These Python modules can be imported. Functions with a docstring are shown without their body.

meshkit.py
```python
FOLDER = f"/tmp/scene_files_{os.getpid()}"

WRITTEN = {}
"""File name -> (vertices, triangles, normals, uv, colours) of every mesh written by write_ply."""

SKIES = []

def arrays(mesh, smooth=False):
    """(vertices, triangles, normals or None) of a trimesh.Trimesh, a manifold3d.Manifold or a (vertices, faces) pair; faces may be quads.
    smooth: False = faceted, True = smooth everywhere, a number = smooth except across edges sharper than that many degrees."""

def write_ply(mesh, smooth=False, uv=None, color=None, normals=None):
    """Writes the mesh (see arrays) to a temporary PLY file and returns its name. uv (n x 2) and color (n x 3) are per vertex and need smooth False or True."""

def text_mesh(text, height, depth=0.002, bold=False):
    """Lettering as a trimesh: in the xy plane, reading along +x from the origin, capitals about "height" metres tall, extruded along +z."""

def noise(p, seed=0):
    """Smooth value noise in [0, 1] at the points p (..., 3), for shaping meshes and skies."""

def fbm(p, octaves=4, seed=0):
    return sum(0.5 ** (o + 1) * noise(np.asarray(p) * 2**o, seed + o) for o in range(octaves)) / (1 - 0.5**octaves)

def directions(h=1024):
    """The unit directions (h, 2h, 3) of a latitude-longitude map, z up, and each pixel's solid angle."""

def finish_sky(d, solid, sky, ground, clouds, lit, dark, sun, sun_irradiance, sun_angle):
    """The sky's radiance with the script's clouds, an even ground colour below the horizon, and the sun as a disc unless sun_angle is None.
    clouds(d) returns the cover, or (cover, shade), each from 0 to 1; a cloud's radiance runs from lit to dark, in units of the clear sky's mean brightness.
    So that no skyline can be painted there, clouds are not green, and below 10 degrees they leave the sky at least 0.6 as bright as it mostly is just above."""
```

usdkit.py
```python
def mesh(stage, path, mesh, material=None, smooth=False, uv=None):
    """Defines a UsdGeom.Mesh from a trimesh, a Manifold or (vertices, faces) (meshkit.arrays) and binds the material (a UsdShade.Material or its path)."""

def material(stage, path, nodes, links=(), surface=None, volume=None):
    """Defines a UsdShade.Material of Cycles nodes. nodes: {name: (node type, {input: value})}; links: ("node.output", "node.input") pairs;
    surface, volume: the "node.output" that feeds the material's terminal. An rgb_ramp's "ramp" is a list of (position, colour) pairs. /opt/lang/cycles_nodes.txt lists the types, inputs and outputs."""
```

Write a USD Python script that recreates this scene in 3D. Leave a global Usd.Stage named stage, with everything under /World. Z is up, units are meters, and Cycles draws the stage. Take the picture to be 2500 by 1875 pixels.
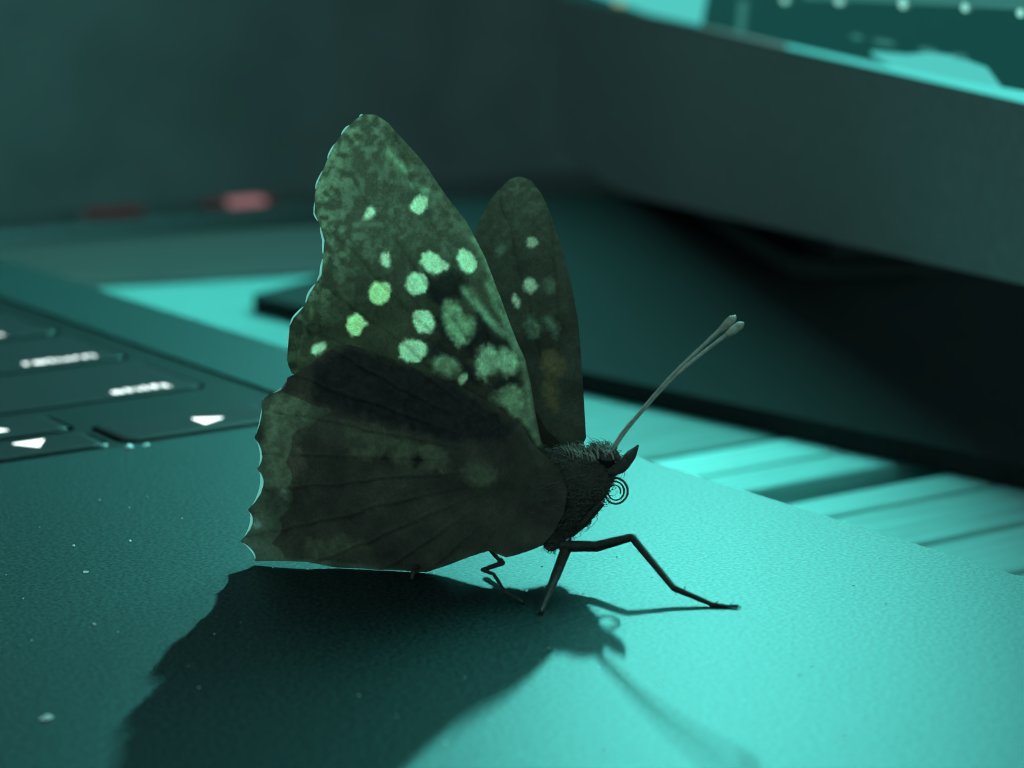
import math, json
import numpy as np, trimesh, manifold3d as m3, usdkit, meshkit
from scipy.spatial import Delaunay
import shapely
from shapely import affinity
from shapely.geometry import Polygon, LineString, Point, box
from pxr import Usd, UsdGeom, UsdLux, UsdShade, Gf, Sdf, Vt

MM = 0.001
stage = Usd.Stage.CreateInMemory()
UsdGeom.SetStageUpAxis(stage, 'Z'); UsdGeom.SetStageMetersPerUnit(stage, 1.0)
UsdGeom.Xform.Define(stage, '/World'); UsdGeom.Scope.Define(stage, '/World/Looks')

# ---------------------------------------------------------------- camera, light, exposure
CAM_X, CAM_Y, CAM_Z, CAM_P = [0.83596, -0.54863, -0.01372], [0.12026, 0.15873, 0.97997], [-0.53546, -0.82086, 0.19867], [-102.446, -233.891, 47.066]
cam = UsdGeom.Camera.Define(stage, '/World/camera')
M = Gf.Matrix4d(*CAM_X, 0, *CAM_Y, 0, *CAM_Z, 0, *[c * MM for c in CAM_P], 1)
cam.AddTransformOp().Set(M)
cam.CreateHorizontalApertureAttr(36.0); cam.CreateVerticalApertureAttr(27.0)
cam.CreateFocalLengthAttr(36.0 * 5000 / 2212)
cam.CreateFocusDistanceAttr(0.172); cam.CreateFStopAttr(40.0)
cam.CreateClippingRangeAttr(Gf.Vec2f(0.01, 100.0))
cam.CreateExposureAttr(0.0)
TEAL = (0.135, 0.70, 0.625)          # colour of the light of the screen
FILL, HOT = 15.5, 9600.0              # radiance of the unseen fill and key patches added to the screen
ROOM = ((0.48, 1.0, 0.98), 0.36)    # faint light of the dark room

def mat(name, nodes, links=(), surface=None):
    return usdkit.material(stage, '/World/Looks/' + name, nodes, links, surface)
dome = UsdLux.DomeLight.Define(stage, '/World/room_light')
UsdShade.MaterialBindingAPI.Apply(dome.GetPrim()).Bind(
    mat('room_air', {'b': ('background_shader', {'color': ROOM[0], 'strength': ROOM[1]})}, surface='b.background'))
dome.GetPrim().SetCustomDataByKey('kind', 'structure')

# ---------------------------------------------------------------- materials
def pos(scale, stretch=(1, 1, 1)):
    return {'g': ('geometry', {}), 'm': ('mapping', {'scale': tuple(scale * s for s in stretch)})}, [('g.position', 'm.vector')]
def rough(name, c1, c2, scale, stretch=(1, 1, 1), r=0.5, metallic=0.0, bump=0.0, bdist=0.0001, spec=0.5, detail=4, r2=None, lo=.35, hi=.65):
    n, l = pos(scale, stretch)
    n.update(t=('noise_texture', {'scale': 1.0, 'detail': detail, 'roughness': .6}), r=('rgb_ramp', {'ramp': [(lo, c1), (hi, c2)]}),
             p=('principled_bsdf', {'roughness': r, 'metallic': metallic, 'specular_ior_level': spec}))
    l += [('m.vector', 't.vector'), ('t.fac', 'r.fac'), ('r.color', 'p.base_color')]
    if bump:
        n['b'] = ('bump', {'strength': bump, 'distance': bdist}); l += [('t.fac', 'b.height'), ('b.normal', 'p.normal')]
    if r2 is not None:
        n['rr'] = ('rgb_ramp', {'ramp': [(lo, (r,) * 3), (hi, (r2,) * 3)]}); n['bw'] = ('rgb_to_bw', {})
        l += [('t.fac', 'rr.fac'), ('rr.color', 'bw.color'), ('bw.val', 'p.roughness')]
    return mat(name, n, l, 'p.BSDF')
def glow(name, col, s):
    return mat(name, {'e': ('emission', {'color': col, 'strength': s})}, surface='e.emission')
MAT = {}
MAT['aluminium'] = rough('aluminium', (.009, .021, .0215), (.051, .102, .103), 3200, r=.48, r2=.53, metallic=1.0, detail=4, lo=.36, hi=.64)  # teal of the screen light mixed into neutral grey metal
MAT['web'] = rough('dimmed_aluminium', (.010, .015, .015), (.022, .034, .034), 2600, r=.5, metallic=1.0, detail=3)  # deck aluminium again, darkened in place of weaker light around the keys
MAT['key'] = rough('key_plastic', (.008, .008, .009), (.014, .014, .015), 900, r=.45, bump=.1, bdist=.00002, spec=.2)
MAT['well'] = rough('dark_gap', (.006, .006, .006), (.012, .012, .012), 300, r=.7)
MAT['legend'] = glow('key_light', (.82, 1.0, .97), 3.0)
MAT['black'] = rough('black_plastic', (.022, .024, .025), (.036, .038, .039), 700, r=.55, bump=.15, bdist=.00003, spec=.3)
MAT['mat'] = rough('black_cloth', (.013, .0155, .0155), (.021, .025, .025), 1600, r=.95, bump=.5, bdist=.0002, spec=.04)
MAT['wall'] = rough('dark_wall', (.10, .118, .118), (.125, .148, .148), 25, r=.9, bump=.2, bdist=.0005, spec=.1)
MAT['housing'] = rough('grey_plastic', (.16, .165, .163), (.19, .195, .193), 500, r=.75, bump=.15, bdist=.00003, spec=.2)
MAT['under'] = rough('under_table', (.008, .008, .008), (.015, .015, .015), 100, r=.9)
for k, (a, b) in enumerate([((.07, .145, .14), (.095, .195, .188)), ((.22, .46, .45), (.29, .60, .58)), ((.19, .40, .39), (.27, .57, .55))]):  # screen teal mixed in; first pair darkens the same wood for dimmer light
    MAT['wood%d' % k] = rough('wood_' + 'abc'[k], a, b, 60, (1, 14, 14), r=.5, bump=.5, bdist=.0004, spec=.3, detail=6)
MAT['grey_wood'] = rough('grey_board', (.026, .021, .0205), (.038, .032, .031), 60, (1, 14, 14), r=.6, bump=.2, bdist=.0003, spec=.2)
MAT['glass'] = mat('screen_glass', {'p': ('principled_bsdf', {'base_color': (.01, .012, .012), 'roughness': .12, 'emission_color': (.05, .85, .75), 'emission_strength': .06})}, surface='p.BSDF')
MAT['page'] = glow('screen_fill', TEAL, FILL)
MAT['hot'] = glow('screen_key', TEAL, HOT)
MAT['lid_screen'] = glow('lid_screen', (.36, .27, .33), .3)
MAT['teal_panel'] = glow('screen_teal', (.09, .62, .56), .95)
MAT['teal_line'] = glow('screen_line', (.10, .80, .72), .95)
MAT['soft_line'] = glow('screen_soft', (.16, .42, .37), .7)
MAT['pale_dot'] = glow('screen_pale', (.35, .95, .80), .9)
MAT['dim_row'] = glow('screen_dim', (.06, .32, .28), .6)
MAT['yellow'] = glow('screen_yellow', (.65, .62, .22), .8)
MAT['pink'] = glow('pink_lamp', (.80, .38, .41), .42)
MAT['pink_dim'] = glow('pink_lamp_dim', (.72, .36, .38), .05)
MAT['dust'] = rough('dust', (.75, .72, .7), (.88, .86, .84), 900, r=.9)
MAT['body'] = rough('butterfly_body', (.05, .043, .036), (.10, .085, .07), 1500, r=.8, bump=.6, bdist=.0002, spec=.2)
MAT['leg'] = rough('butterfly_leg', (.02, .017, .014), (.05, .042, .034), 2500, r=.55, spec=.3)
MAT['club'] = rough('antenna_club', (.30, .26, .20), (.62, .58, .48), 1500, r=.6)
MAT['antenna'] = rough('antenna_skin', (.34, .32, .27), (.56, .53, .46), 1800, r=.6)
MAT['eye'] = mat('butterfly_eye', {'p': ('principled_bsdf', {'base_color': (.012, .010, .010), 'roughness': .2})}, surface='p.BSDF')
MAT['trunk'] = mat('proboscis', {'p': ('principled_bsdf', {'base_color': (.10, .085, .06), 'roughness': .4})}, surface='p.BSDF')
MAT['fur'] = mat('fur', {'p': ('principled_bsdf', {'base_color': (.12, .105, .09), 'roughness': .7})}, surface='p.BSDF')
MAT['wing'] = mat('wing_scales', {
    'a': ('attribute', {'attribute': 'wing_color'}), 'g': ('geometry', {}), 't': ('noise_texture', {'scale': 9000.0, 'detail': 2.0}),
    'r': ('rgb_ramp', {'ramp': [(.3, (.86, .86, .86)), (.7, (1.1, 1.1, 1.1))]}), 'x': ('mix', {'mix_type': 'multiply', 'fac': 1.0}),
    'd': ('principled_bsdf', {'roughness': .75, 'specular_ior_level': .2}), 'l': ('translucent_bsdf', {}), 'o': ('mix_closure', {'fac': .58}), 'y': ('mix', {'mix_type': 'multiply', 'fac': 1.0})},
    [('g.position', 't.vector'), ('t.fac', 'r.fac'), ('a.color', 'x.color1'), ('r.color', 'x.color2'), ('x.color', 'd.base_color'), ('x.color', 'y.color1'), ('x.color', 'y.color2'), ('y.color', 'l.color'),
     ('d.BSDF', 'o.closure1'), ('l.BSDF', 'o.closure2')], 'o.closure')
MAT['fringe'] = mat('wing_fringe', {
    'd': ('diffuse_bsdf', {'color': (.5, .5, .47)}), 'l': ('translucent_bsdf', {'color': (.6, .5, .46)}), 'o': ('mix_closure', {'fac': .6})},
    [('d.BSDF', 'o.closure1'), ('l.BSDF', 'o.closure2')], 'o.closure')

# ---------------------------------------------------------------- object helpers
def free(path):
    if not stage.GetPrimAtPath(path): return path
    k = 1
    while stage.GetPrimAtPath('%s_%03d' % (path, k)): k += 1
    return '%s_%03d' % (path, k)
def tag(p, label=None, cat=None, group=None, kind=None):
    p = p.GetPrim() if hasattr(p, 'GetPrim') else p
    for k, v in (('label', label), ('category', cat), ('group', group), ('kind', kind)):
        if v: p.SetCustomDataByKey(k, v)
    return p
def thing(name, loc, label, cat, group=None):
    x = UsdGeom.Xform.Define(stage, free('/World/' + name)); x.AddTranslateOp().Set(Gf.Vec3d(*[c * MM for c in loc]))
    p = tag(x, label, cat, group); ORIGIN[str(p.GetPath())] = np.array(loc, float); return p
ORIGIN = {}
def obj(name, mesh, m, parent=None, smooth=False, label=None, kind=None, cat=None, group=None):
    """One mesh, given in millimetres of the world."""
    v, f, nn = meshkit.arrays(mesh, smooth)
    root = str(parent.GetPath()) if parent is not None else '/World'
    o = ORIGIN.get('/'.join(root.split('/')[:3]), np.zeros(3))
    g = UsdGeom.Mesh.Define(stage, free(root + '/' + name))
    g.CreatePointsAttr(Vt.Vec3fArray.FromNumpy(((v - o) * MM).astype(np.float32)))
    g.CreateFaceVertexCountsAttr(Vt.IntArray.FromNumpy(np.full(len(f), 3, np.int32)))
    g.CreateFaceVertexIndicesAttr(Vt.IntArray.FromNumpy(f.astype(np.int32).ravel()))
    g.CreateSubdivisionSchemeAttr('none')
    if nn is not None:
        g.CreateNormalsAttr(Vt.Vec3fArray.FromNumpy(nn.astype(np.float32))); g.SetNormalsInterpolation('vertex')
    UsdShade.MaterialBindingAPI.Apply(g.GetPrim()).Bind(MAT[m] if isinstance(m, str) else m)
    tag(g, label, cat, group, kind)
    return g.GetPrim()
cat_ = trimesh.util.concatenate
def ext(poly, z0, z1):
    parts = [trimesh.creation.extrude_polygon(g, z1 - z0, engine='earcut') for g in getattr(poly, 'geoms', [poly])]
    m = cat_(parts); m.apply_translation((0, 0, z0)); return m
def rrect(x0, y0, x1, y1, r, q=6):
    return box(x0 + r, y0 + r, x1 - r, y1 - r).buffer(r, quad_segs=q)
def bevelled(poly, z0, z1, b):
    """A slab with a chamfered upper rim."""
    out = np.array(poly.exterior.coords)[:-1]
    c = out.mean(0); hulls = []
    pts = [np.c_[out, np.full(len(out), z0)], np.c_[out, np.full(len(out), z1 - b)]]
    for t in (.45, 1.0):
        i = np.array(poly.buffer(-b * (.3 if t < 1 else 1.0), join_style=2).exterior.coords)[:-1]
        pts.append(np.c_[i, np.full(len(i), z1 - b * (1 - t) * .55 if t < 1 else z1)])
    return trimesh.convex.convex_hull(np.vstack(pts))
def tube(pts, radii, sides=8, smooth_n=0):
    pts = np.array(pts, float); radii = np.broadcast_to(np.array(radii, float), (len(pts),))
    if smooth_n:
        from scipy.interpolate import PchipInterpolator
        t = np.r_[0, np.cumsum(np.linalg.norm(np.diff(pts, axis=0), axis=1))]; tt = np.linspace(0, t[-1], smooth_n)
        pts, radii = PchipInterpolator(t, pts)(tt), np.interp(tt, t, radii)
    V, F = [], []
    d = np.gradient(pts, axis=0); d /= np.linalg.norm(d, axis=1, keepdims=True) + 1e-12
    u = np.cross(d[0], (0.3, .2, .9)); u /= np.linalg.norm(u)
    for i, p in enumerate(pts):
        u = u - d[i] * (u @ d[i]); u /= np.linalg.norm(u); w = np.cross(d[i], u)
        for k in range(sides):
            a = 2 * math.pi * k / sides; V.append(p + radii[i] * (u * math.cos(a) + w * math.sin(a)))
    n = len(pts)
    for i in range(n - 1):
        for k in range(sides):
            a, b = i * sides + k, i * sides + (k + 1) % sides; F += [(a, b, b + sides), (a, b + sides, a + sides)]
    V += [pts[0], pts[-1]]
    for k in range(sides):
        F += [(n * sides, (k + 1) % sides, k), (n * sides + 1, (n - 1) * sides + k, (n - 1) * sides + (k + 1) % sides)]
    return trimesh.Trimesh(V, F, process=False)

# ---------------------------------------------------------------- the setting: room behind, table
obj('wall', cat_([trimesh.creation.box((1500, 12, 900), trimesh.transformations.translation_matrix((250, 640, 100)))]), 'wall', kind='structure')
obj('floor', trimesh.creation.box((1800, 1600, 8), trimesh.transformations.translation_matrix((150, -300, -354))), 'under', kind='structure')

table = thing('wooden_table', (0, 0, -15), 'pale wooden table of long boards under the laptop and the black mat', 'table')
XL, XR = -330.0, 420.0
rng = np.random.default_rng(5)
def board(y0, y1, m, z=-15.0, y0b=None, y1b=None, label=None, x1=XR):
    """y0, y1 at the left end of the board, y0b, y1b at its right end."""
    y0b = y0 if y0b is None else y0b; y1b = y1 if y1b is None else y1b
    p = Polygon([(XL, y0), (x1, y0b), (x1, y1b), (XL, y1)]).buffer(-.2, join_style=2)
    obj('board', bevelled(p, z - 12, z + rng.uniform(-.2, 0), .35), m, table, label=label)
far = lambda x: 196.5 - .188 * (x - 62.2)
groove = lambda x: 132.5 - .297 * (x - 71.3)
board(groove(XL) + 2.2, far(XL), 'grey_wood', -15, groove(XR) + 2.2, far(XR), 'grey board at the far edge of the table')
board(-23.3, groove(XL) - 2.2, 'wood0', -15, -23.3, groove(XR) - 2.2)  # same wood as the slats, darkened copy in place of weaker light
ys = [-23.7, -33.5, -41.8]
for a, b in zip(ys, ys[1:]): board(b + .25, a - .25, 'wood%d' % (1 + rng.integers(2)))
ys = [-48.2, -55.6, -69.0, -81.5, -97, -113, -131, -150, -172, -196]
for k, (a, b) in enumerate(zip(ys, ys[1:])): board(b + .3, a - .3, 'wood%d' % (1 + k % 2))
obj('underframe', ext(Polygon([(XL + 5, -194), (XR - 5, -194), (XR - 5, far(XR) - 3), (XL + 5, far(XL) - 3)]), -33, -28.5), 'under', table)
for x in (XL + 25, XR - 30):
    for y in (-185, 110):
        obj('leg', ext(box(x - 14, y - 14, x + 14, y + 14), -350, -33), 'wood2', table)

matp = Polygon([(63.2, 96.4), (69.1, 12), (77.5, -60), (86, -150), (300, -150), (330, 140), (145, 184), (120, 150), (80, 106)]).buffer(-2).buffer(2, quad_segs=5)
obj('desk_mat', ext(matp, -14.9, -12.2), 'mat', label='flat black desk mat lying on the table under the monitor', cat='desk mat')

# pink lamps seen blurred behind the table
strip = thing('cabinet', (180, 400, -350), 'low dark cabinet with two blurred pink lamps behind the table', 'cabinet')
obj('carcass', ext(box(-330, 334, 420, 352), -346, -36.2), 'black', strip)
obj('cabinet_top', bevelled(rrect(-334, 329, 424, 356, 3), -36, -30.4, 2), 'black', strip)
for x0, x1 in ((170, 175.6), (187.4, 191)):  # dim end pieces added to fade out the glow of the bright lamp
    obj('lamp', bevelled(rrect(x0, 331, x1, 337, 1.5), -29.4, -27.8, .6), 'pink_dim', strip, label='dim end piece added to fade the glow of the bright pink lamp')
obj('lamp', bevelled(rrect(176, 331, 187, 337, 1.2), -29.6, -27.9, .8), 'pink', strip, label='bright pink lamp')
obj('lamp_holder', ext(box(170, 332, 193, 340), -30.4, -29.6), 'black', strip)
obj('lamp', bevelled(rrect(135, 331, 151, 337, 1.5), -29.4, -27.6, .6), 'pink_dim', strip, label='dim end piece added to fade the glow of the bright pink lamp')
obj('lamp_holder', ext(box(131, 332, 155, 340), -30.4, -29.4), 'black', strip)

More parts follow.
